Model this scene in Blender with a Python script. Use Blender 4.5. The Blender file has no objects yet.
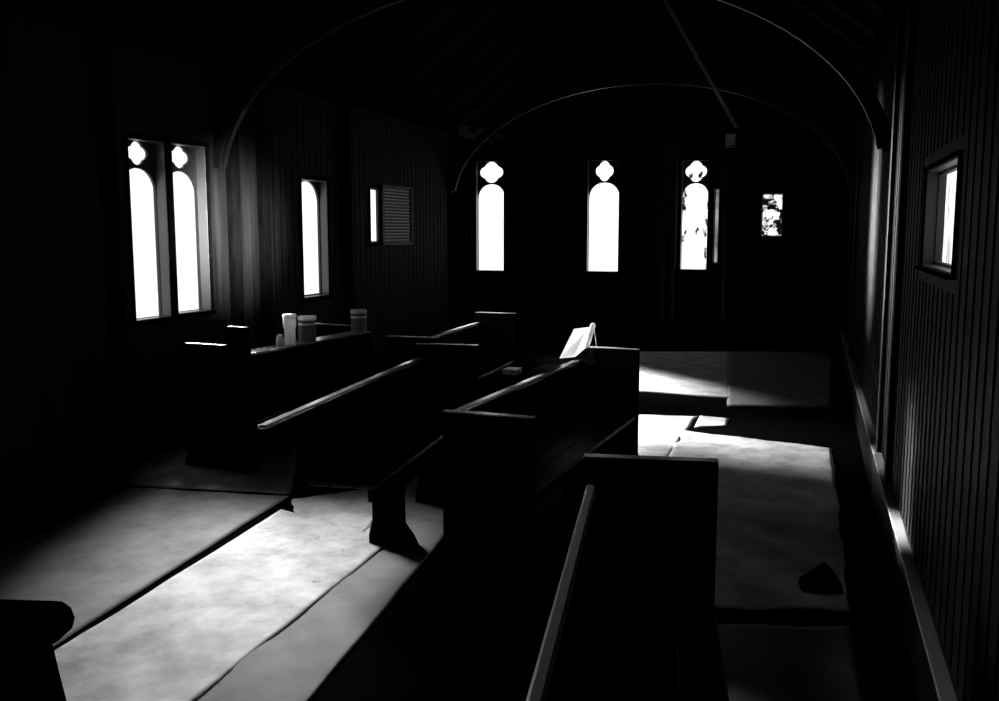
import bpy, bmesh, math, random
from mathutils import Vector, Matrix
random.seed(7)
C = bpy.context.scene.collection
TH = math.radians(18.2)          # camera is turned 18.2 degrees left of the nave axis (+Y)
PITCH = math.atan(120/945)
EYE = 1.65
F = 945.0
CX, CY = 499.5, 350.5
f_h = Vector((-math.sin(TH), math.cos(TH), 0)); r_h = Vector((math.cos(TH), math.sin(TH), 0))
UP = Vector((0,0,1))
fwd = (f_h*math.cos(PITCH) - UP*math.sin(PITCH)); up = (f_h*math.sin(PITCH) + UP*math.cos(PITCH))
CAM = Vector((0,0,EYE))
def ray(px,py): return (fwd*F + r_h*(px-CX) + up*(CY-py)).normalized()
def onz(px,py,z=0.0):
    d = ray(px,py); return CAM + d*((z-EYE)/d.z)
def onx(px,py,x):
    d = ray(px,py); return CAM + d*(x/d.x)
def ony(px,py,y):
    d = ray(px,py); return CAM + d*(y/d.y)
def plan(X,Y,z=0.0): return r_h*X + f_h*Y + UP*z      # camera-aligned plan coords -> room coords

# ------------------------------------------------------------ materials
def mat(name, col=(0.02,0.02,0.02), rough=0.4, spec=0.5, build=None):
    m = bpy.data.materials.new(name); m.use_nodes = True
    b = m.node_tree.nodes['Principled BSDF']
    b.inputs['Base Color'].default_value = (*col,1); b.inputs['Roughness'].default_value = rough
    b.inputs['Specular IOR Level'].default_value = spec
    if build: build(m.node_tree, b)
    return m
def wood_build(c0, c1, scale, axis_scale, bump=0.15, rough=(0.25,0.5)):
    def f(nt, b):
        N = nt.nodes; L = nt.links
        tc = N.new('ShaderNodeTexCoord'); mp = N.new('ShaderNodeMapping'); mp.inputs['Scale'].default_value = axis_scale
        no = N.new('ShaderNodeTexNoise'); no.inputs['Scale'].default_value = scale; no.inputs['Detail'].default_value = 5
        cr = N.new('ShaderNodeValToRGB'); cr.color_ramp.elements[0].position = .3; cr.color_ramp.elements[1].position = .75
        cr.color_ramp.elements[0].color = (*c0,1); cr.color_ramp.elements[1].color = (*c1,1)
        L.new(tc.outputs['Object'], mp.inputs['Vector']); L.new(mp.outputs['Vector'], no.inputs['Vector'])
        L.new(no.outputs['Fac'], cr.inputs['Fac']); L.new(cr.outputs['Color'], b.inputs['Base Color'])
        mr = N.new('ShaderNodeMapRange'); mr.inputs['To Min'].default_value = rough[0]; mr.inputs['To Max'].default_value = rough[1]
        L.new(no.outputs['Fac'], mr.inputs['Value']); L.new(mr.outputs['Result'], b.inputs['Roughness'])
        bp = N.new('ShaderNodeBump'); bp.inputs['Strength'].default_value = bump; bp.inputs['Distance'].default_value = .01
        L.new(no.outputs['Fac'], bp.inputs['Height']); L.new(bp.outputs['Normal'], b.inputs['Normal'])
    return f
M = {}
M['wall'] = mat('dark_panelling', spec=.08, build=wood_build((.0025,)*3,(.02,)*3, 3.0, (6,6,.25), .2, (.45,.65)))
M['wall_r'] = mat('shaded_panelling', spec=.06, build=wood_build((.0012,)*3,(.010,)*3, 3.0, (6,6,.25), .2, (.45,.65)))  # darker copy of the panelling; the right wall's shade is in its colour
M['brace'] = mat('lit_brace', (.22,)*3, .4)  # pale colour makes this dark timber read as a lit line
M['pew'] = mat('dark_pew_wood', build=wood_build((.003,)*3,(.007,)*3, 6.0, (6,1,6), .05, (.35,.5)), spec=.08)
M['rail'] = mat('pale_sheen_rail', (.32,)*3, .25, 1.0)  # pale base colour stands in for window reflections on dark wood
M['rail'].node_tree.nodes['Principled BSDF'].inputs['Coat Weight'].default_value=1; M['rail'].node_tree.nodes['Principled BSDF'].inputs['Coat Roughness'].default_value=.2
M['cap'] = mat('streak_cap', (.35,)*3, .4)  # pale strip put on the right baseboard so a light streak shows
M['end'] = mat('dark_end_wood', build=wood_build((.002,)*3,(.006,)*3, 6.0, (6,6,1), .04, (.6,.7)), spec=0)
M['roof'] = mat('dark_roof_boards', build=wood_build((.0006,)*3,(.0015,)*3, 3.0, (8,.5,8), .1, (.7,.8)), spec=.02)
M['rib'] = mat('varnished_rib', build=wood_build((.006,)*3,(.012,)*3, 4.0, (2,2,2), .02, (.3,.4)), spec=.3)
M['floor'] = mat('dark_carpet', build=wood_build((.0015,)*3,(.004,)*3, 60.0, (1,1,1), .2, (.95,1)), spec=0)
M['reveal'] = mat('window_reveal_wood', (.10,)*3, .3)
M['lead'] = mat('window_tracery_wood', (.015,)*3, .5)
M['metal'] = mat('tin_metal', (.30,)*3, .35); M['metal'].node_tree.nodes['Principled BSDF'].inputs['Metallic'].default_value = .6
M['tinbody'] = mat('tin_label', (.12,)*3, .4)
M['band'] = mat('tin_band', (.85,)*3, .4)
M['page'] = mat('white_page', (.85,)*3, .6)
def transl(m,f,c):
    nt=m.node_tree; N=nt.nodes; t=N.new('ShaderNodeBsdfTranslucent'); t.inputs[0].default_value=(c,c,c,1); x=N.new('ShaderNodeMixShader'); x.inputs[0].default_value=f
    nt.links.new(N['Principled BSDF'].outputs[0],x.inputs[1]); nt.links.new(t.outputs[0],x.inputs[2]); nt.links.new(x.outputs[0],N['Material Output'].inputs[0])
transl(M['page'],.8,.97)
M['black'] = mat('black_cloth', (.004,)*3, .9, .1)
def jar_b(nt, b):
    b.inputs['Transmission Weight'].default_value = .35
M['jar'] = mat('milky_jar', (.85,)*3, .25, build=jar_b)
M['plaster'] = mat('lid_white', (.8,)*3, .4)
def paper_b(c0, c1, stain=.35):
    def f(nt, b):
        N = nt.nodes; L = nt.links
        tc = N.new('ShaderNodeTexCoord')
        no = N.new('ShaderNodeTexNoise'); no.inputs['Scale'].default_value = 3.2; no.inputs['Detail'].default_value = 8; no.inputs['Roughness'].default_value = .65
        cr = N.new('ShaderNodeValToRGB'); cr.color_ramp.elements[0].position = .34; cr.color_ramp.elements[1].position = .62
        cr.color_ramp.elements[0].color = (*[c0]*3,1); cr.color_ramp.elements[1].color = (*[c1]*3,1)
        L.new(tc.outputs['Object'], no.inputs['Vector']); L.new(no.outputs['Fac'], cr.inputs['Fac'])
        n2 = N.new('ShaderNodeTexNoise'); n2.inputs['Scale'].default_value = 9; n2.inputs['Detail'].default_value = 3
        c2 = N.new('ShaderNodeValToRGB'); c2.color_ramp.elements[0].position = .25; c2.color_ramp.elements[1].position = .31
        c2.color_ramp.elements[0].color = (stain,stain,stain,1); c2.color_ramp.elements[1].color = (1,1,1,1)
        L.new(tc.outputs['Object'], n2.inputs['Vector']); L.new(n2.outputs['Fac'], c2.inputs['Fac'])
        mx = N.new('ShaderNodeMix'); mx.data_type = 'RGBA'; mx.blend_type = 'MULTIPLY'; mx.inputs['Factor'].default_value = 1
        L.new(cr.outputs['Color'], mx.inputs['A']); L.new(c2.outputs['Color'], mx.inputs['B'])
        L.new(mx.outputs['Result'], b.inputs['Base Color'])
        bp = N.new('ShaderNodeBump'); bp.inputs['Strength'].default_value = .5; bp.inputs['Distance'].default_value = .01
        L.new(no.outputs['Fac'], bp.inputs['Height']); L.new(bp.outputs['Normal'], b.inputs['Normal'])
    return f
M['paper'] = mat('floor_paper', rough=.8, spec=.2, build=paper_b(.36,.80))
M['paper2'] = mat('floor_paper_dark', rough=.8, spec=.2, build=paper_b(.17,.27,.3))
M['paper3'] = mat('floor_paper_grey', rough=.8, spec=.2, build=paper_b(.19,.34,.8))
def glass(name, strength, mode='plain', scale=8.0, lo=.4, hi=.55, stretch=(1,1,1)):
    m = bpy.data.materials.new(name); m.use_nodes = True; nt = m.node_tree; N = nt.nodes; L = nt.links
    N.remove(N['Principled BSDF']); e = N.new('ShaderNodeEmission'); L.new(e.outputs[0], N['Material Output'].inputs[0])
    e.inputs['Strength'].default_value = strength
    if mode == 'plain':
        pass
    else:                                   # noise breaks up the brightness: foliage outside, glare on a picture
        tc = N.new('ShaderNodeTexCoord'); mp = N.new('ShaderNodeMapping'); mp.inputs['Scale'].default_value = stretch
        no = N.new('ShaderNodeTexNoise'); no.inputs['Scale'].default_value = scale; no.inputs['Detail'].default_value = 4
        cr = N.new('ShaderNodeValToRGB'); cr.color_ramp.elements[0].position = lo; cr.color_ramp.elements[1].position = hi
        cr.color_ramp.elements[0].color = (.004,.004,.004,1)
        L.new(tc.outputs['Object'], mp.inputs[0]); L.new(mp.outputs[0], no.inputs['Vector']); L.new(no.outputs['Fac'], cr.inputs[0]); L.new(cr.outputs[0], e.inputs['Color'])
    return m
transl(M['jar'],.5,.95)
# ------------------------------------------------------------ mesh builder
class MB:
    def __init__(s): s.bm = bmesh.new()
    def box(s, lo, hi, bev=0.0, mtx=None):
        lo = Vector(lo); hi = Vector(hi)
        r = bmesh.ops.create_cube(s.bm, size=1.0)
        for v in r['verts']:
            v.co = Vector(((lo[i]+hi[i])/2 + v.co[i]*(hi[i]-lo[i]) for i in range(3)))
        vs = r['verts']
        if bev:
            es = list({e for v in vs for e in v.link_edges})
            o = bmesh.ops.bevel(s.bm, geom=es, offset=bev, segments=2, affect='EDGES', profile=.5)
            vs = list({v for f in o['faces'] for v in f.verts} | {v for v in vs if v.is_valid})
        if mtx is not None:
            for v in vs: v.co = mtx @ v.co
        return s
    def prism(s, pts, a, b, fn):
        """pts: 2D outline; fn(u,v,w) -> Vector; extruded from w=a to w=b"""
        A = [s.bm.verts.new(fn(u,v,a)) for u,v in pts]; B = [s.bm.verts.new(fn(u,v,b)) for u,v in pts]
        n = len(pts)
        s.bm.faces.new(A[::-1]); s.bm.faces.new(B)
        for i in range(n): s.bm.faces.new((A[i],A[(i+1)%n],B[(i+1)%n],B[i]))
        return s
    def lathe(s, prof, c=(0,0,0), seg=28):
        c = Vector(c); rings = []
        for r,z in prof:
            if r < 1e-5: rings.append([s.bm.verts.new(c+Vector((0,0,z)))])
            else: rings.append([s.bm.verts.new(c+Vector((r*math.cos(2*math.pi*k/seg), r*math.sin(2*math.pi*k/seg), z))) for k in range(seg)])
        for a,b in zip(rings, rings[1:]):
            for k in range(seg):
                k2=(k+1)%seg
                if len(a)==1 and len(b)==1: continue
                if len(a)==1: s.bm.faces.new((a[0],b[k2],b[k]))
                elif len(b)==1: s.bm.faces.new((a[k],a[k2],b[0]))
                else: s.bm.faces.new((a[k],a[k2],b[k2],b[k]))
        return s
    def sweep(s, pts, w, d, wdir):
        """rectangular band along pts (Vectors); width w along wdir, depth d perpendicular"""
        rings=[]
        for i,p in enumerate(pts):
            t = (pts[min(i+1,len(pts)-1)]-pts[max(i-1,0)]).normalized(); n = t.cross(wdir).normalized()
            rings.append([s.bm.verts.new(p+wdir*a*w/2+n*b*d/2) for a,b in ((-1,-1),(1,-1),(1,1),(-1,1))])
        for a,b in zip(rings, rings[1:]):
            for k in range(4): s.bm.faces.new((a[k],a[(k+1)%4],b[(k+1)%4],b[k]))
        s.bm.faces.new(rings[0][::-1]); s.bm.faces.new(rings[-1])
        return s
    def build(s, name, m, parent=None, smooth=False, loc=None):
        bmesh.ops.recalc_face_normals(s.bm, faces=s.bm.faces[:])
        me = bpy.data.meshes.new(name); s.bm.to_mesh(me); s.bm.free()
        if smooth:
            me.polygons.foreach_set('use_smooth',[True]*len(me.polygons))
        me.materials.append(m)
        o = bpy.data.objects.new(name, me); C.objects.link(o)
        if parent: o.parent = parent
        if loc is not None: o.location = loc
        if smooth:
            md = o.modifiers.new('es','EDGE_SPLIT'); md.split_angle = math.radians(40)
        return o
def empty(name, loc, rz=0.0):
    o = bpy.data.objects.new(name, None); o.empty_display_size=.1; C.objects.link(o); o.location = loc; o.rotation_euler.z = rz; return o
def tag(o, label, cat, group=None, kind=None):
    o['label']=label; o['category']=cat
    if group: o['group']=group
    if kind: o['kind']=kind
    return o
def struct(o, label=None):
    o['kind']='structure'
    if label: o['label']=label
    return o

# ------------------------------------------------------------ room shell
XL, XR, YB, Y0 = -4.55, 0.45, 14.3, -1.5
XA, YA = -5.6, 11.9            # alcove beyond the left wall
ZS, ZR = 3.05, 4.95            # springing / ridge
XM = (XL+XR)/2
TW = 0.14                      # wall thickness
WIN = []                       # (wall, u0,u1,z0,z1)
def rect_on(wall, pxl, pyt, pxr, pyb):
    pf = (lambda a,b: onx(a,b,XL)) if wall=='L' else (lambda a,b: onx(a,b,XR)) if wall=='R' else (lambda a,b: ony(a,b,YB))
    i = 0 if wall=='B' else 1
    m = (pyt+pyb)/2
    a = pf(pxl,m)[i]; b = pf(pxr,m)[i]; pc=(pxl+pxr)/2
    return [min(a,b), max(a,b), pf(pc,pyb).z, pf(pc,pyt).z]
spec = {}
spec['W1'] = ('L', rect_on('L',131,140,168,320)); spec['W2'] = ('L', rect_on('L',174,145,208,313))
spec['W3'] = ('L', rect_on('L',302,180,328,297)); spec['W4'] = ('L', rect_on('L',370,188,379,243))
spec['W5'] = ('B', rect_on('B',476,161,504,271)); spec['W6'] = ('B', rect_on('B',587,160,619,272))
spec['W7'] = ('B', rect_on('B',681,160,708,270)); spec['W7b'] = ('B', rect_on('B',713,188,719,264))
spec['W8'] = ('B', rect_on('B',761,193,783,237)); spec['WR'] = ('R', rect_on('R',925,164,958,272))
def cells_wall(name, wall, u_lo, u_hi, z_lo, z_hi, holes, pos, m=None):
    """wall slab with rectangular openings"""
    us = sorted({u_lo,u_hi}|{h[0] for h in holes}|{h[1] for h in holes}); zs = sorted({z_lo,z_hi}|{h[2] for h in holes}|{h[3] for h in holes})
    mb = MB()
    for a,b in zip(us,us[1:]):
        run=[]
        for c,d in zip(zs,zs[1:]):
            if any(h[0]<(a+b)/2<h[1] and h[2]<(c+d)/2<h[3] for h in holes): continue
            if run and abs(run[-1][1]-c)<1e-9: run[-1][1]=d
            else: run.append([c,d])
        for c,d in run:
            if wall=='L': mb.box((pos-TW,a,c),(pos,b,d))
            elif wall=='R': mb.box((pos,a,c),(pos+TW,b,d))
            else: mb.box((a,pos,c),(b,pos+TW,d))
    # tongue-and-groove boards: thin battens over the joints
    return mb
def battens(mb, wall, u_lo, u_hi, z_lo, z_hi, holes, pos, step=.115):
    u = u_lo+step
    while u < u_hi-.03:
        segs=[[z_lo,z_hi]]
        for h in holes:
            if h[0]-.06 < u < h[1]+.06:
                new=[]
                for a,b in segs:
                    if h[2]-.06>a: new.append([a,min(b,h[2]-.06)])
                    if h[3]+.06<b: new.append([max(a,h[3]+.06),b])
                segs=new
        for a,b in segs:
            if b-a<.05: continue
            w=.007; d=.004
            if wall=='L': mb.box((pos-.002,u-w,a),(pos+d,u+w,b))
            elif wall=='R': mb.box((pos-d,u-w,a),(pos+.002,u+w,b))
            else: mb.box((u-w,pos-d,a),(u+w,pos+.002,b))
        u += step*random.uniform(.92,1.08)
Lh = [v for w,v in spec.values() if w=='L']; Rh=[v for w,v in spec.values() if w=='R']; Bh=[v for w,v in spec.values() if w=='B']
mb = cells_wall('wall_left','L',Y0,YA,0,ZS,Lh,XL); battens(mb,'L',Y0,YA,.3,ZS,Lh,XL)
mb.box((XA,YA-.12,0),(XL-TW+.001,YA,ZS))
struct(mb.build('wall_left', M['wall']))
mb = MB(); mb.box((XA-TW,YA-.12,0),(XA,YB,ZS+.05)); battens(mb,'L',YA,YB,.3,ZS,[],XA)
struct(mb.build('wall_alcove', M['wall']))
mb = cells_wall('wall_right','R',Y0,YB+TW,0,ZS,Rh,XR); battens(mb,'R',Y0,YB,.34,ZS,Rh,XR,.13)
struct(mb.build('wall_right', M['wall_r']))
mb = cells_wall('wall_back','B',XA,XR,0,ZS,Bh,YB); battens(mb,'B',XA,XR,.3,ZS,Bh,YB)
mb.prism([(XA,ZS),(XR,ZS),(XM,ZR),(XA,3.6)], YB, YB+TW, lambda u,v,w: Vector((u,w,v)))
struct(mb.build('wall_back', M['wall']))
mb = MB(); mb.box((XA,Y0-TW,0),(XR+TW,Y0,ZS)); mb.prism([(XL-TW,ZS),(XR+TW,ZS),(XM,ZR+.05)], Y0-TW, Y0, lambda u,v,w: Vector((u,w,v)))
struct(mb.build('wall_behind', M['wall']))
mb = MB(); mb.box((XA-TW,Y0-TW,-.1),(XR+TW,YB+TW,0)); struct(mb.build('floor', M['floor']))
# ceiling: two board slopes plus alcove lid
mb = MB()
T=.06
mb.prism([(XL-TW,ZS-.1),(XM,ZR),(XM,ZR+T),(XL-TW,ZS-.1+T)], Y0-TW, YB+TW, lambda u,v,w: Vector((u,w,v)))
mb.prism([(XR+.3,ZS-.24),(XM,ZR),(XM,ZR+T),(XR+.3,ZS-.24+T)], Y0-TW, YB+TW, lambda u,v,w: Vector((u,w,v)))
mb.box((XA-TW,YA-.12,ZS),(XL+.1,YB+TW,ZS+.06))
u=Y0+.6
while u<YB:                      # rafters as shallow ridges
    for sx in (-1,1):
        e = XL if sx<0 else XR
        p=[Vector((e,u,ZS-.04)),Vector((XM,u,ZR-.04))]; mb.sweep(p,.07,.09,Vector((0,1,0)))
    u+=.75
struct(mb.build('ceiling', M['roof']))
# wall plates, posts
def trim(n, lo, hi, m='end', bev=.006): struct(MB().box(lo,hi,bev).build(n, M[m]))
trim('baseboard_left',(XL,Y0,0),(XL+.03,YA,.24)); trim('baseboard_right',(XR-.035,Y0,0),(XR,YB,.30),'rib')
struct(MB().box((XR-.05,Y0,.30),(XR,YB,.312),.003).build('trim_20',M['cap']));trim('baseboard_back',(XA,YB-.03,0),(XR-.035,YB,.24))
trim('trim_1',(XL,Y0,2.92),(XL+.08,YA,3.05)); trim('trim_2',(XR-.08,Y0,2.92),(XR,YB,3.05)); trim('trim_3',(XA,YB-.08,2.92),(XR-.08,YB,3.05))
n=4
for p in (232,262,345,): # posts on left wall beside windows
    y=onx(p,240,XL).y; trim('trim_%d'%n,(XL,y-.06,.24),(XL+.06,y+.06,2.92)); n+=1
for p in (110,): 
    y=onx(p,240,XL).y; trim('trim_%d'%n,(XL,y-.05,.24),(XL+.05,y+.05,2.92)); n+=1
trim('trim_%d'%n,(XL-.02,YA-.14,0),(XL+.07,YA+.02,3.05)); n+=1
for p in (452,466,545,664,674,725,):
    x=ony(p,240,YB).x; trim('trim_%d'%n,(x-.035,YB-.07,.24),(x+.035,YB,2.92),'rib'); n+=1
for p in (852,857,892,903):
    y=onx(p,240,XR).y; trim('trim_%d'%n,(XR-.03,y-.05,.30),(XR,y+.05,2.92),'wall'); n+=1

# ------------------------------------------------------------ windows
def curve_plate(name, outer, holes, depth, place, m, parent):
    cu = bpy.data.curves.new(name,'CURVE'); cu.dimensions='2D'; cu.fill_mode='BOTH'; cu.extrude=depth/2
    for poly in [outer]+holes:
        sp = cu.splines.new('POLY'); sp.points.add(len(poly)-1); sp.use_cyclic_u=True
        for i,(x,y) in enumerate(poly): sp.points[i].co=(x,y,0,1)
    tmp = bpy.data.objects.new('tmp',cu); C.objects.link(tmp)
    dg = bpy.context.evaluated_depsgraph_get(); me = bpy.data.meshes.new_from_object(tmp.evaluated_get(dg)); 
    bpy.data.objects.remove(tmp); bpy.data.curves.remove(cu)
    for v in me.vertices: v.co = place(v.co.x, v.co.y, v.co.z)
    me.materials.clear(); me.materials.append(m); me.name=name
    o = bpy.data.objects.new(name, me); C.objects.link(o); o.parent=parent; return o
def lancet(u0,u1,z0,z1,n=7):
    w=u1-u0; c=(u0+u1)/2; h=min(w*.5, (z1-z0)*.5); pts=[(u0,z0),(u1,z0)]
    for k in range(n+1):
        a=k/n*math.pi/2; pts.append((c+w/2*math.cos(a)**.9, z1-h+h*math.sin(a)))
    for k in range(n-1,-1,-1):
        a=k/n*math.pi/2; pts.append((c-w/2*math.cos(a)**.9, z1-h+h*math.sin(a)))
    return pts
def quatre(u0,u1,z0,z1,n=40):
    c=((u0+u1)/2,(z0+z1)/2); out=[]
    for k in range(n):
        a=2*math.pi*k/n; r=.80+.20*abs(math.cos(2*a)); out.append((c[0]+(u1-u0)/2*r*math.cos(a), c[1]+(z1-z0)/2*r*math.sin(a)))
    return out
def make_window(no, key, gm, style, label, recess=.09, split=.855, ow=.04):
    wall,(u0,u1,z0,z1)=spec[key]
    pos={'L':XL,'R':XR,'B':YB}[wall]
    if wall=='L': P=lambda u,z,w: Vector((pos-w,u,z))
    elif wall=='R': P=lambda u,z,w: Vector((pos+w,u,z))
    else: P=lambda u,z,w: Vector((u,pos+w,z))
    base = empty('window_%d'%no, P((u0+u1)/2,z0,0)); struct(base,label)
    off = base.location.copy()
    def Q(u,z,w): return P(u,z,w)-off
    # reveal lining (four thin boards) and casing
    mb=MB(); t=.008
    def bx(ua,ub,za,zb,wa,wb,bev=0):
        a=Q(ua,za,wa); b=Q(ub,zb,wb); mb.box([min(a[i],b[i]) for i in range(3)],[max(a[i],b[i]) for i in range(3)],bev)
    bx(u0,u0+t,z0,z1,.0,TW); bx(u1-t,u1,z0,z1,.0,TW); bx(u0,u1,z0,z0+t,0,TW); bx(u0,u1,z1-t,z1,0,TW)
    mb.build('reveal', M['lead' if wall=='R' else 'reveal'], base)
    mb=MB(); c=.035 if wall!='R' else .012
    def bx(ua,ub,za,zb,wa,wb,bev=0):
        a=Q(ua,za,wa); b=Q(ub,zb,wb); mb.box([min(a[i],b[i]) for i in range(3)],[max(a[i],b[i]) for i in range(3)],bev)
    bx(u0-c,u0,z0-c,z1+c,-.012,0,.002); bx(u1,u1+c,z0-c,z1+c,-.012,0,.002); bx(u0,u1,z1,z1+c,-.016,0,.002); bx(u0-.02,u1+.02,z0-c,z0,-.03,0,.002)
    mb.build('casing', M['end'], base)
    g=.006; holes=[]; H=z1-z0
    if style=='lancet': holes=[lancet(u0+.012,u1-.012,z0+.01,z0+H*split-.012)]; holes.append(quatre(u0+ow,u1-ow,z0+H*split+.01,z1-.01))
    elif style=='arch': holes=[lancet(u0+.02,u1-.02,z0+.02,z1-.01)]
    else: holes=[[(u0+.02,z0+.02),(u1-.02,z0+.02),(u1-.02,z1-.02),(u0+.02,z1-.02)]]
    curve_plate('tracery',[(u0+t,z0+t),(u1-t,z0+t),(u1-t,z1-t),(u0+t,z1-t)],holes,.02, lambda u,z,w: Q(u,z,recess+w), M['lead'], base)
    mb=MB(); a=Q(u0+t,z0+t,recess+.02); b=Q(u1-t,z1-t,recess+.03)
    mb.box([min(a[i],b[i]) for i in range(3)],[max(a[i],b[i]) for i in range(3)]); mb.build('pane', gm, base)
    return base
def win_light(key, power, size=None, dz=0.0, aim=None, spread=180, recess=.05):
    wall,(u0,u1,z0,z1)=spec[key]
    ld=bpy.data.lights.new('daylight','AREA'); ld.shape='RECTANGLE'; ld.size=(u1-u0)*.8; ld.size_y=(z1-z0)*.9; ld.energy=power; ld.spread=math.radians(spread)
    o=bpy.data.objects.new('window_daylight',ld); C.objects.link(o)  # aimed lamp added in the opening; one window can hold several
    uc=(u0+u1)/2; zc=(z0+z1)/2
    if wall=='L': o.location=(XL-recess,uc,zc); d=Vector((1,0,0))
    elif wall=='R': o.location=(XR+recess,uc,zc); d=Vector((-1,0,0))
    else: o.location=(uc,YB+recess,zc); d=Vector((0,-1,0))
    if aim is not None: d=(Vector(aim)-Vector(o.location)).normalized()
    o.rotation_euler = d.to_track_quat('-Z','Y').to_euler()
    return o
G_hot=glass('sky_through_glass',1.15); G_mid=glass('sky_through_glass_far',1.4)
G_leaf=glass('sky_and_leaves',1.5,'n',9,.36,.44,(1,1,.5)); G_glare=glass('picture_glare',1.3,'n',14,.46,.58,(1,1,1.0))
G_side=glass('sky_and_stone',1.3,'n',7,.34,.5,(1,1,.5)); G_thin=glass('dim_glass',.55,'n',5,.2,.8,(1,1,1))
make_window(1,'W1',G_hot,'lancet','leftmost tall lancet window with small light above',ow=.09)
make_window(2,'W2',G_hot,'lancet','second tall lancet window from the left',ow=.09)
make_window(3,'W3',G_hot,'arch','single lancet window above the tins on the pew')
make_window(4,'W4',G_mid,'rect','narrow bright slit window beside the tablet',recess=.015)
make_window(5,'W5',G_mid,'lancet','lancet window in the alcove on the end wall',split=.80)
make_window(6,'W6',G_mid,'lancet','widest glowing lancet window of the end wall',split=.81,ow=.11)
make_window(7,'W7',G_leaf,'lancet','lancet window right of centre on the end wall',split=.80)
make_window(8,'W7b',G_thin,'rect','thin dim slit window on the end wall')
make_window(9,'W8',G_glare,'rect','small glowing panel near the right corner, standing in for picture glare')  # framed picture built as a glowing pane to give its glare
make_window(10,'WR',G_side,'rect','window in the right wall by the frame edge',recess=.055)
fl=onz(250,600); 
win_light('W1',18,aim=onz(285,590),spread=46); win_light('W2',18,aim=onz(285,590),spread=46)
win_light('W5',40,aim=onz(598,370),spread=15); win_light('W2',14,aim=plan(.52,6.15,.9),spread=7)  # the second lamp is an extra one, added to brighten the booklet
win_light('W6',26,aim=onz(585,402),spread=12)
win_light('W3',42,aim=onz(610,425),spread=29)
win_light('W3',330,aim=(XR,8.0,1.76),spread=13); win_light('W3',28,aim=(XR,5.9,1.70),spread=9)
win_light('WR',50,aim=(XL,6.95,1.66),spread=13)
win_light('W2',16,aim=(XR,4.5,.25),spread=4,recess=.045)

# memorial tablet beside the slit window
u0=onx(380,215,XL).y+.03; u1=onx(409,215,XL).y; z0=onx(395,243,XL).z; z1=onx(395,188,XL).z
tb=empty('wall_tablet',(XL,(u0+u1)/2,z0)); tag(tb,'framed wall tablet with rows of small raised lettering, beside the slit window','tablet')
MB().box((0,-(u1-u0)/2,0),(.02,(u1-u0)/2,z1-z0),.003).build('tablet_plate',M['lead'],tb)
mb=MB(); rows=17
for r in range(rows):
    z=(z1-z0)*(r+.8)/(rows+.8); y=-(u1-u0)/2+.05
    while y<(u1-u0)/2-.05:
        L=random.uniform(.02,.07); mb.box((.0195,y,z),(.024,min(y+L,(u1-u0)/2-.04),z+.012)); y+=L+.018
mb.build('raised_lettering',M['band'],tb)['kind']='stuff'
mb=MB(); w=(u1-u0)/2; h=z1-z0
for lo,hi in (((0,-w-.02,-.02),(.035,-w,h+.02)),((0,w,-.02),(.035,w+.02,h+.02)),((0,-w,-.02),(.035,w,0)),((0,-w,h),(.035,w,h+.02))): mb.box(lo,hi)
mb.build('frame',M['rib'],tb)

# ------------------------------------------------------------ roof ribs
def rib_pts(y, a0=0, a1=180, n=48, b=1.45, zc=2.02, hw=None):
    hw = hw or (XR-XL)/2
    return [Vector((XM+hw*math.cos(math.radians(a0+(a1-a0)*k/n)), y, zc+b*math.sin(math.radians(a0+(a1-a0)*k/n)))) for k in range(n+1)]
def rib(y,label,a0=5,a1=175):
    r=empty('arch_rib',(XM,y,2.02)); tag(r,label,'roof rib','curved roof ribs')
    pts=[p-Vector((XM,y,2.02)) for p in rib_pts(y,a0,a1,hw=(XR-XL)/2-.005)]
    MB().sweep(pts,.10,.07,Vector((0,1,0))).build('arched_brace',M['rib'],r,smooth=True)
    pts=[p-Vector((XM,y,2.02)) for p in rib_pts(y,a0+1,a1-1,hw=(XR-XL)/2-.05,b=1.405)]
    MB().sweep(pts,.05,.03,Vector((0,1,0))).build('lower_moulding',M['rib'],r,smooth=True)
    return r
rib(6.6,'nearer curved wooden roof rib arching to the right wall')
rib(11.75,'farther curved wooden roof rib beside the alcove')
a=ony(736,127,11.6); b=ony(678,24,11.6); b+=(b-a).normalized()*.5
br=MB().sweep([a-a,b-a],.04,.04,Vector((0,1,0))).build('roof_brace',M['brace'],loc=a); tag(br,'long slanting straight brace under the dark roof, above the square lantern','brace')
# small lantern hanging at the brace foot
lc=ony(731,132,11.6)
ln=empty('hanging_lantern',lc); tag(ln,'small square glass lantern hanging below the slanting roof brace','lantern')
MB().box((-.055,-.055,-.16),(.055,.055,-.02),.006).build('lamp_glass',M['metal'],ln)
MB().box((-.062,-.062,-.03),(.062,.062,-.012),.004).build('lantern_top',M['lead'],ln); MB().box((-.062,-.062,-.172),(.062,.062,-.158),.004).build('lantern_base',M['lead'],ln)
MB().lathe([(.006,-.015),(.006,.02)],seg=8).build('hook',M['lead'],ln)

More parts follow.
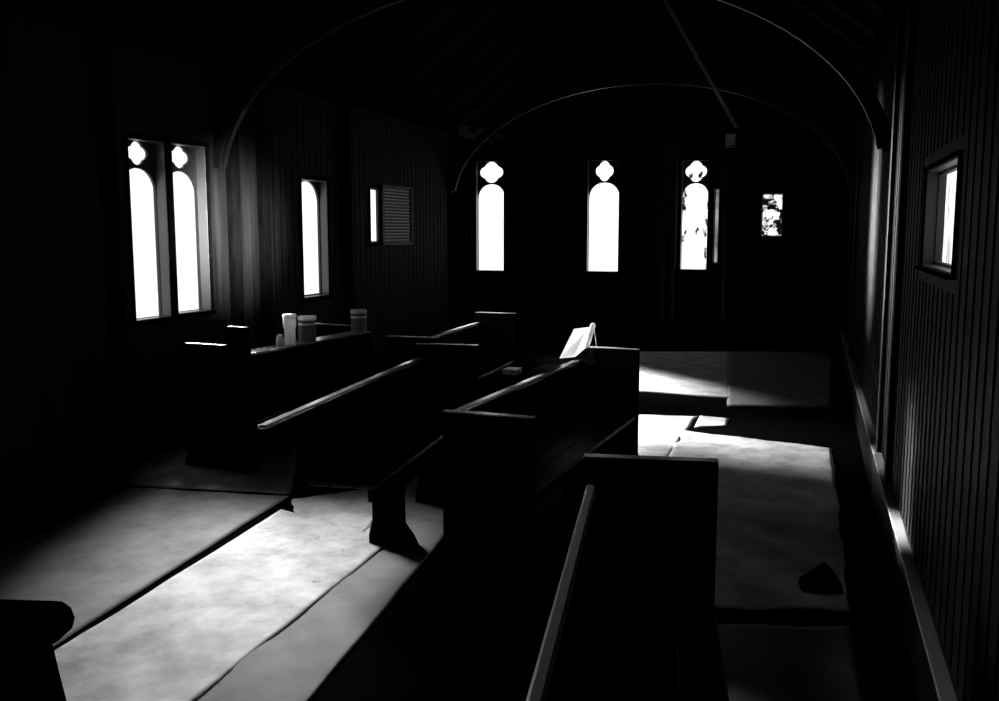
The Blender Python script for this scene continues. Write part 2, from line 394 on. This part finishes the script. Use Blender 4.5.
# ------------------------------------------------------------ pews
def end_outline(w, h, foot=.05, back=.03):
    # u to the seat side, v up; a flared foot and a small radius on the top corners
    return [(-back-foot,0),(w+foot,0),(w+foot,.05),(w+.012,.12),(w,.20),(w,h-.004),(w-.004,h),(-back+.004,h),(-back,h-.004),(-back,.20),(-back-.012,.12),(-back-foot,.05)]
def extend(a,b,k):
    return a+(a-b).normalized()*(-k)
def make_pew(name, near, far, side, label, rail_h=.795, end_h=.88, near_h=None, near_off=0.0, width=.42, rail_w=.05,
             ends=('near','far'), back_from=0.0, cat='pew', back_bottom=.06, cap=.0, near_shape=None):
    """near / far: plan points under the top rail; side=+1 seat to the right of the run, -1 to the left"""
    A=Vector((near[0],near[1],0)); B=Vector((far[0],far[1],0)); L=(B-A).length; d=(B-A).normalized(); rz=math.atan2(d.y,d.x)-math.pi/2
    p=empty(name,A,rz); tag(p,label,cat,'dark wooden pews')
    s=side
    # local: +Y along run, +X right
    def end(y0,y1,h,shape=None,w=width):
        mb=MB(); mb.prism(shape or end_outline(w,h), y0, y1, lambda u,v,ww: Vector((s*u,ww,v)))
        o=mb.build('end_panel',M['end'],p); m=o.modifiers.new('bevel','BEVEL'); m.width=.0015; m.segments=1; m.limit_method='ANGLE'
        if not shape:
            x0,x1=sorted((s*(-.03),s*w)); MB().box((x0,y0,h),(x1,y1,h+.006),.0015).build('end_highlight',M['rail'],p)  # thin pale strip added as a highlight along the panel top
        else:
            for a,b,z in ((.16,.49,.87),(-.02,.12,1.0)):
                x0,x1=sorted((s*a,s*b)); MB().box((x0,y0,z),(x1,y1,z+.006),.0015).build('end_highlight',M['rail'],p)
        return o
    if 'near' in ends: end(near_off-.025,near_off+.025,near_h or end_h,near_shape)
    if 'far' in ends: end(L-.0,L+.05,end_h)
    MB().box((-rail_w/2 if s>0 else -rail_w/2,0,rail_h-.02),(rail_w/2,L,rail_h),.008).build('top_rail',M['rail'],p)
    # back board, slightly raked towards the seat at the bottom
    mb=MB(); mb.prism([(-.012,rail_h-.03),(.012,rail_h-.03),(.045,back_bottom),(.022,back_bottom)], back_from, L, lambda u,v,w: Vector((s*u,w,v)))
    bk=mb.build('backrest',M['end'],p)
    mb=MB()
    for z in (.30,.56):
        if z-.02>back_bottom: mb.prism([(.0,z),(.04,z),(.04,z+.03),(.0,z+.03)], back_from+.01, L-.01, lambda u,v,w: Vector((s*(u-.005),w,v)))
    mb.build('batten',M['end'],bk)
    mb=MB()
    for k in range(3):      # seat boards
        u0=.05+k*(width-.05)/3; u1=u0+(width-.05)/3-.008
        a=Vector((min(s*u0,s*u1),back_from+.02,.425)); b=Vector((max(s*u0,s*u1),L-.005,.45)); mb.box(a,b,.005)
    mb.build('seat',M['pew'],p)
    x0,x1=sorted((s*(width-.05),s*(width-.025)))
    MB().box((x0,back_from+.03,.36),(x1,L-.005,.425),.003).build('seat_rail',M['end'],p)
    return p,L
# A - nearest on the right
pA,_=make_pew('church_pew',extend(onz(540,680,.795),onz(592,483,.795),-.40),onz(592,483,.795),1,'nearest dark wooden pew with square end panel, at lower centre right',rail_w=.036,near_off=.0)
# B - middle pew carrying the booklet
pB,LB=make_pew('church_pew',onz(452,412,.795),onz(576,360,.795),1,'dark wooden pew with a white booklet propped at its far end',near_h=.80,near_off=-.02,ends=('near','far'))
# C - pew on pedestal legs, second from left
pC,LC=make_pew('church_pew',onz(262,425,.795),onz(420,357,.795),1,'dark pew on a flared pedestal leg with its near end overhanging the paper',ends=('far',),back_from=.34,back_bottom=.38,width=.40)
# pedestal leg of C
lg=empty('leg_base',(0,0,0)); bpy.data.objects.remove(lg)
Ctr=Vector((.30,.80,0))
ped=MB().prism([(-.10,0),(.16,0),(.13,.06),(.085,.12),(.08,.42),(-.08,.42),(-.08,.14),(-.10,.06)],-.03,.03,lambda u,v,w: Vector((Ctr.x+u,Ctr.y+w,v))).build('pedestal_leg',M['end'],pC)
ped2=MB().prism([(-.10,0),(.16,0),(.13,.06),(.085,.12),(.08,.42),(-.08,.42),(-.08,.14),(-.10,.06)],-.03,.03,lambda u,v,w: Vector((Ctr.x+u,1.60+w,v))).build('pedestal_leg',M['end'],pC)
MB().box((-.075,.02,.66),(-.02,.34,.795),.01).build('rail_block',M['end'],pC)
# D
pD,LD=make_pew('church_pew',onz(392,348,.795),onz(478,322,.795),1,'dark wooden pew farthest back in the middle, behind the pedestal pew',width=.36)
# E - left pew facing the window wall
shape=[(-.03-.03,0),(.53,0),(.53,.04),(.50,.10),(.50,.85),(.49,.87),(.16,.87),(.13,.88),(.13,.99),(.12,1.0),(-.02,1.0),(-.03,.99),(-.03,.12),(-.06,.05)]
pE,LE=make_pew('church_pew',onz(248,352,.83),onz(364,330,.83),-1,'left pew with stepped end panel and paint tins on its ledge',rail_h=.83,end_h=.86,near_shape=shape,near_off=-.03,rail_w=.14,width=.50)
# F - pew end in the lower left corner
eF=onz(67,643,.83); eF.z=0; eF-=r_h*.05
shapeF=[(-.45,0),(.09,0),(.09,.05),(.06,.12),(.045,.60),(.015,.76),(.003,.835),(.03,.838),(.048,.848),(.055,.87),(.048,.892),(.03,.905),(-.10,.91),(-.45,.91)]
pF=empty('church_pew',eF,TH); tag(pF,'pew end with rounded arm cut off by the lower left corner','pew','dark wooden pews')
MB().prism(shapeF,-.03,.03,lambda u,v,w: Vector((u,w,v))).build('end_panel',M['end'],pF)
MB().box((-.40,-1.0,.42),(-.02,-.03,.45),.005).build('seat',M['pew'],pF)
MB().box((-.43,-1.0,.06),(-.40,-.03,.86),.005).build('backrest',M['pew'],pF)
# G - low bench between C and B
gA=plan(-.13,6.72,0); gB=plan(.36,7.75,0); dG=(gB-gA); LG=dG.length; rz=math.atan2(dG.y,dG.x)-math.pi/2
pG=empty('low_bench',gA,rz); tag(pG,'low backless bench with a small book on it, between two pews','bench')
MB().box((.02,0,.52),(.16,LG,.55),.008).build('seat',M['end'],pG)
for y in (.12,LG-.15): MB().prism([(-.0,0),(.18,0),(.15,.06),(.15,.52),(.03,.52),(.03,.06)],y-.02,y+.02,lambda u,v,w: Vector((u,w,v))).build('leg',M['end'],pG)

# ------------------------------------------------------------ small things
def local(p, v): return p.matrix_world @ Vector(v)
bpy.context.view_layer.update()
# book on bench
g=onz(512,374,.55)
bk=empty('small_book',Vector((g.x,g.y,.551)),rz+.1); tag(bk,'small thick book lying on the low bench','book')
MB().box((-.055,-.08,0),(.055,.08,.006),.001).box((-.055,-.08,.036),(.055,.08,.042),.001).box((-.058,-.08,0),(-.052,.08,.042),.001).build('cover',M['tinbody'],bk)
MB().box((-.052,-.076,.006),(.05,.076,.036)).build('page_block',M['page'],bk)
# booklet leaning on the pew B end panel
q0=local(pB,(0,LB-.10,.797))
Yd=(q0-CAM).dot(f_h)
def dep(px,py,Y):
    d=ray(px,py); return CAM+d*(Y/d.dot(f_h))
Y1=Yd-.02
A1=dep(559.5,358.5,Y1+.06); A2=dep(574,329,Y1+.09); A3=dep(589.5,327,Y1-.01); 
bo=empty('open_booklet',A1); tag(bo,'white open booklet propped upright on the pew end','booklet')
def slab(pts,th,nrm): 
    mb=MB(); a=[mb.bm.verts.new(p-A1) for p in pts]; b=[mb.bm.verts.new(p-A1+nrm*th) for p in pts]
    mb.bm.faces.new(a); mb.bm.faces.new(b[::-1]); n=len(pts)
    for i in range(n): mb.bm.faces.new((a[i],b[i],b[(i+1)%n],a[(i+1)%n]))
    return mb
nr=(A3-A1).cross(A2-A1).normalized()
A5=dep(575,357,Y1+.0); 
slab([A1,A5,dep(586,348,Y1-.04),A3,A2],.004,f_h).build('page_leaf',M['page'],bo)
r0=dep(586.5,347.5,Y1-.04); r1=dep(593.5,323.5,Y1-.01)
ax=(r1-r0).normalized(); q=ax.to_track_quat('Z','Y').to_matrix().to_4x4(); q.translation=r0-A1
mb=MB(); mb.lathe([(0,-.005),(.012,0),(.017,.012),(.018,(r1-r0).length-.01),(.013,(r1-r0).length),(0,(r1-r0).length+.006)],seg=14)
for v in mb.bm.verts: v.co=q@v.co
mb.build('rolled_edge',M['page'],bo,smooth=True)
s0=dep(596.5,347.3,Y1+.16); s1=dep(594.5,331,Y1+.07)
mb=MB().sweep([s0-A1,s1-A1],.006,.004,r_h); mb.build('back_leaf',M['page'],bo)
# jar, tins on E's ledge
def on_rail(px, py, dx=0):
    g=onz(px,py,.83); l=pE.matrix_world.inverted()@g; l.x=dx; l.z=.831; return pE.matrix_world@l
def at_rail_px(px):   # find the point along E's rail centreline whose column is px
    best=None
    for k in range(0,400):
        l=Vector((0,LE*k/399,.831)); w=pE.matrix_world@l; v=w-CAM; x=CX+F*v.dot(r_h)/v.dot(fwd)
        if best is None or abs(x-px)<best[0]: best=(abs(x-px),w)
    return best[1]
def tin(px, r, h, label, op=False):
    w=at_rail_px(px); t=empty('paint_tin',w); tag(t,label,'tin','metal tins on the left pew')
    MB().lathe([(0,0),(r,0),(r,h-.02),(0,h-.02)]).build('tin_body',M['tinbody'],t,smooth=True)
    MB().lathe([(r+.003,h-.028),(r+.004,h-.022),(r+.004,h-.006),(r,h),(r-.012,h),(r-.014,h-.008),(0,h-.008),(0,h-.02),(r+.002,h-.028)]).build('lid',M['band'],t,smooth=True)
    MB().lathe([(r+.0005,h-.066),(r+.002,h-.066),(r+.002,h-.050),(r+.0005,h-.050),(r+.0005,h-.066)]).build('light_band',M['band'],t,smooth=True)
    return t
tin(307.5,.066,.185,'paint tin with light lid and band, next to the white jar on the pew ledge')
tin(359,.064,.175,'dim paint tin at the far end of the left pew ledge')
w=at_rail_px(290); j=empty('glass_jar',w); tag(j,'tall white glass jar with lid on the left pew ledge','jar')
MB().lathe([(0,0),(.036,0),(.040,.01),(.040,.11),(.048,.13),(.050,.17),(.044,.185),(0,.185)]).build('jar_body',M['jar'],j,smooth=True)
MB().lathe([(0,.186),(.048,.186),(.050,.192),(.050,.212),(.046,.218),(0,.219)]).build('lid',M['plaster'],j,smooth=True)
w=at_rail_px(280.5); j=empty('small_bottle',w); tag(j,'small squat round-topped bottle left of the white jar','bottle')
MB().lathe([(0,0),(.026,0),(.028,.008),(.028,.045),(.022,.06)]).build('bottle_body',M['band'],j,smooth=True)
MB().lathe([(.021,.056),(.023,.062),(.018,.078),(0,.085)]).build('cap',M['band'],j,smooth=True)

# ------------------------------------------------------------ protective paper on the floor
def sheet(quad, z, m, name, label, wave=.003, nx=26, ny=26, jag=.012, ridges=0, group='protective paper sheets', seed=0):
    P=[onz(x,y,0) for x,y in quad]         # far-left, far-right, near-right, near-left
    rnd=random.Random(seed); ph=[rnd.uniform(0,6.28) for _ in range(8)]
    bm=bmesh.new(); grid=[]
    c=sum(P,Vector())/4
    for i in range(ny+1):
        row=[]
        for k in range(nx+1):
            u=k/nx; v=i/ny
            p=(P[0]*(1-u)+P[1]*u)*(1-v)+(P[3]*(1-u)+P[2]*u)*v
            e=jag*(math.sin(v*23+ph[0])+.5*math.sin(v*61+ph[1])) 
            if k in(0,nx): p+=Vector((e*.5,0,0))
            if i in(0,ny): p+=Vector((0,jag*.6*(math.sin(u*17+ph[2])+.5*math.sin(u*51+ph[3])),0))
            h=wave*(1+math.sin(p.x*5+ph[4])*math.sin(p.y*7+ph[5])+.5*math.sin(p.x*13+p.y*11+ph[6]))
            if ridges: h+=wave*1.2*max(0,math.sin(p.y*ridges+.6*math.sin(p.x*3)+ph[7]))**6
            if i in(0,ny) or k in (0,nx): h*=.4
            row.append(bm.verts.new(Vector((p.x,p.y,z+max(0,h)))-Vector((c.x,c.y,z))))
        grid.append(row)
    for i in range(ny):
        for k in range(nx): bm.faces.new((grid[i][k],grid[i+1][k],grid[i+1][k+1],grid[i][k+1]))
    bmesh.ops.recalc_face_normals(bm,faces=bm.faces[:])
    if bm.faces[0].normal.z<0: bmesh.ops.reverse_faces(bm,faces=bm.faces[:])
    me=bpy.data.meshes.new(name); bm.to_mesh(me); bm.free(); me.materials.append(m); me.polygons.foreach_set('use_smooth',[True]*len(me.polygons))
    o=bpy.data.objects.new(name,me); C.objects.link(o); o.location=(c.x,c.y,z)
    sd=o.modifiers.new('solid','SOLIDIFY'); sd.thickness=.0012; sd.offset=1
    tag(o,label,'paper',group); return o
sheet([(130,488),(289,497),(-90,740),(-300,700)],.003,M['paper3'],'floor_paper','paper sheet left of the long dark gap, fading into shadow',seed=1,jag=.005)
sheet([(150,440),(300,440),(291,495),(128,486)],.0025,M['paper'],'floor_paper','paper sheet lying under the left pew end',seed=2)
sheet([(281,511),(396,540),(125,760),(-115,760)],.006,M['paper'],'floor_paper','broad bright paper sheet at lower left with dark specks',seed=3,wave=.004,jag=.004)
sheet([(291,500),(386,487),(399,541),(300,531)],.003,M['paper'],'floor_paper','paper sheet under the overhanging end of the pedestal pew',seed=4)
sheet([(424,470),(500,470),(262,760),(124,760)],.0035,M['paper2'],'floor_paper','greyer paper strip beside the broad bright sheet',seed=5,jag=.004)
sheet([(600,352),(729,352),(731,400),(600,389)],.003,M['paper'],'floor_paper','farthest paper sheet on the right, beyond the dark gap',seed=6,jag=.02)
sheet([(728,352),(833,352),(832,408),(727,408)],.0045,M['paper2'],'floor_paper','dim far paper sheet in the right corner along the wall',seed=16,jag=.006)  # darker paper colour stands in for the shade in this corner
sheet([(580,413),(697,417),(658,470),(560,470)],.003,M['paper'],'floor_paper','small brightly lit paper piece between the pew ends',seed=7)
sheet([(700,416),(729,419),(727,426),(694,428)],.003,M['paper'],'floor_paper','smallest torn scrap of paper beside the dark gap',seed=8,nx=8,ny=8,jag=.004)
sheet([(679,431),(832,449),(849,613),(610,606)],.0045,M['paper'],'floor_paper','long wrinkled paper sheet beside the right wall',seed=9,wave=.006,ridges=9,nx=40,ny=90)  # bare gap beyond this sheet stands in for a soft shadow
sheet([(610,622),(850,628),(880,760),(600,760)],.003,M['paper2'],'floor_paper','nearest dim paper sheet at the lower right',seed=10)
# crumpled black cloth by the right wall
c=onz(822,588,0)
bm=bmesh.new(); bmesh.ops.create_icosphere(bm,subdivisions=4,radius=1)
for v in bm.verts:
    n=1+.14*math.sin(v.co.x*4+v.co.y*3)+.08*math.sin(v.co.y*6+v.co.z*4)+.04*math.sin(v.co.z*8+v.co.x*7)
    h=max(0,v.co.z); v.co=Vector((v.co.x*.09*n*(1.1-.6*h), v.co.y*.11*n*(1.1-.6*h), h*.10*n+.006))
me=bpy.data.meshes.new('dark_cloth'); bm.to_mesh(me); bm.free(); me.materials.append(M['black'])
o=bpy.data.objects.new('dark_cloth',me); C.objects.link(o); o.location=(c.x,c.y,.005); tag(o,'crumpled dark cloth heaped on the paper by the right wall','cloth')

# ------------------------------------------------------------ world, camera, view
w=bpy.data.worlds.new('world'); bpy.context.scene.world=w; w.use_nodes=True
w.node_tree.nodes['Background'].inputs[0].default_value=(.6,.6,.6,1); w.node_tree.nodes['Background'].inputs[1].default_value=.3
cd=bpy.data.cameras.new('camera'); cd.sensor_width=36; cd.lens=F/999*36; cd.clip_start=.02
co=bpy.data.objects.new('camera',cd); C.objects.link(co); co.location=CAM
co.rotation_euler=Matrix((r_h,up,-fwd)).transposed().to_euler()
sc=bpy.context.scene; sc.camera=co
sc.view_settings.view_transform='Standard'; sc.view_settings.look='None'; sc.view_settings.gamma=1; sc.view_settings.exposure=0; sc.view_settings.use_curve_mapping=False
sc.cycles.use_denoising=True; sc.cycles.max_bounces=6
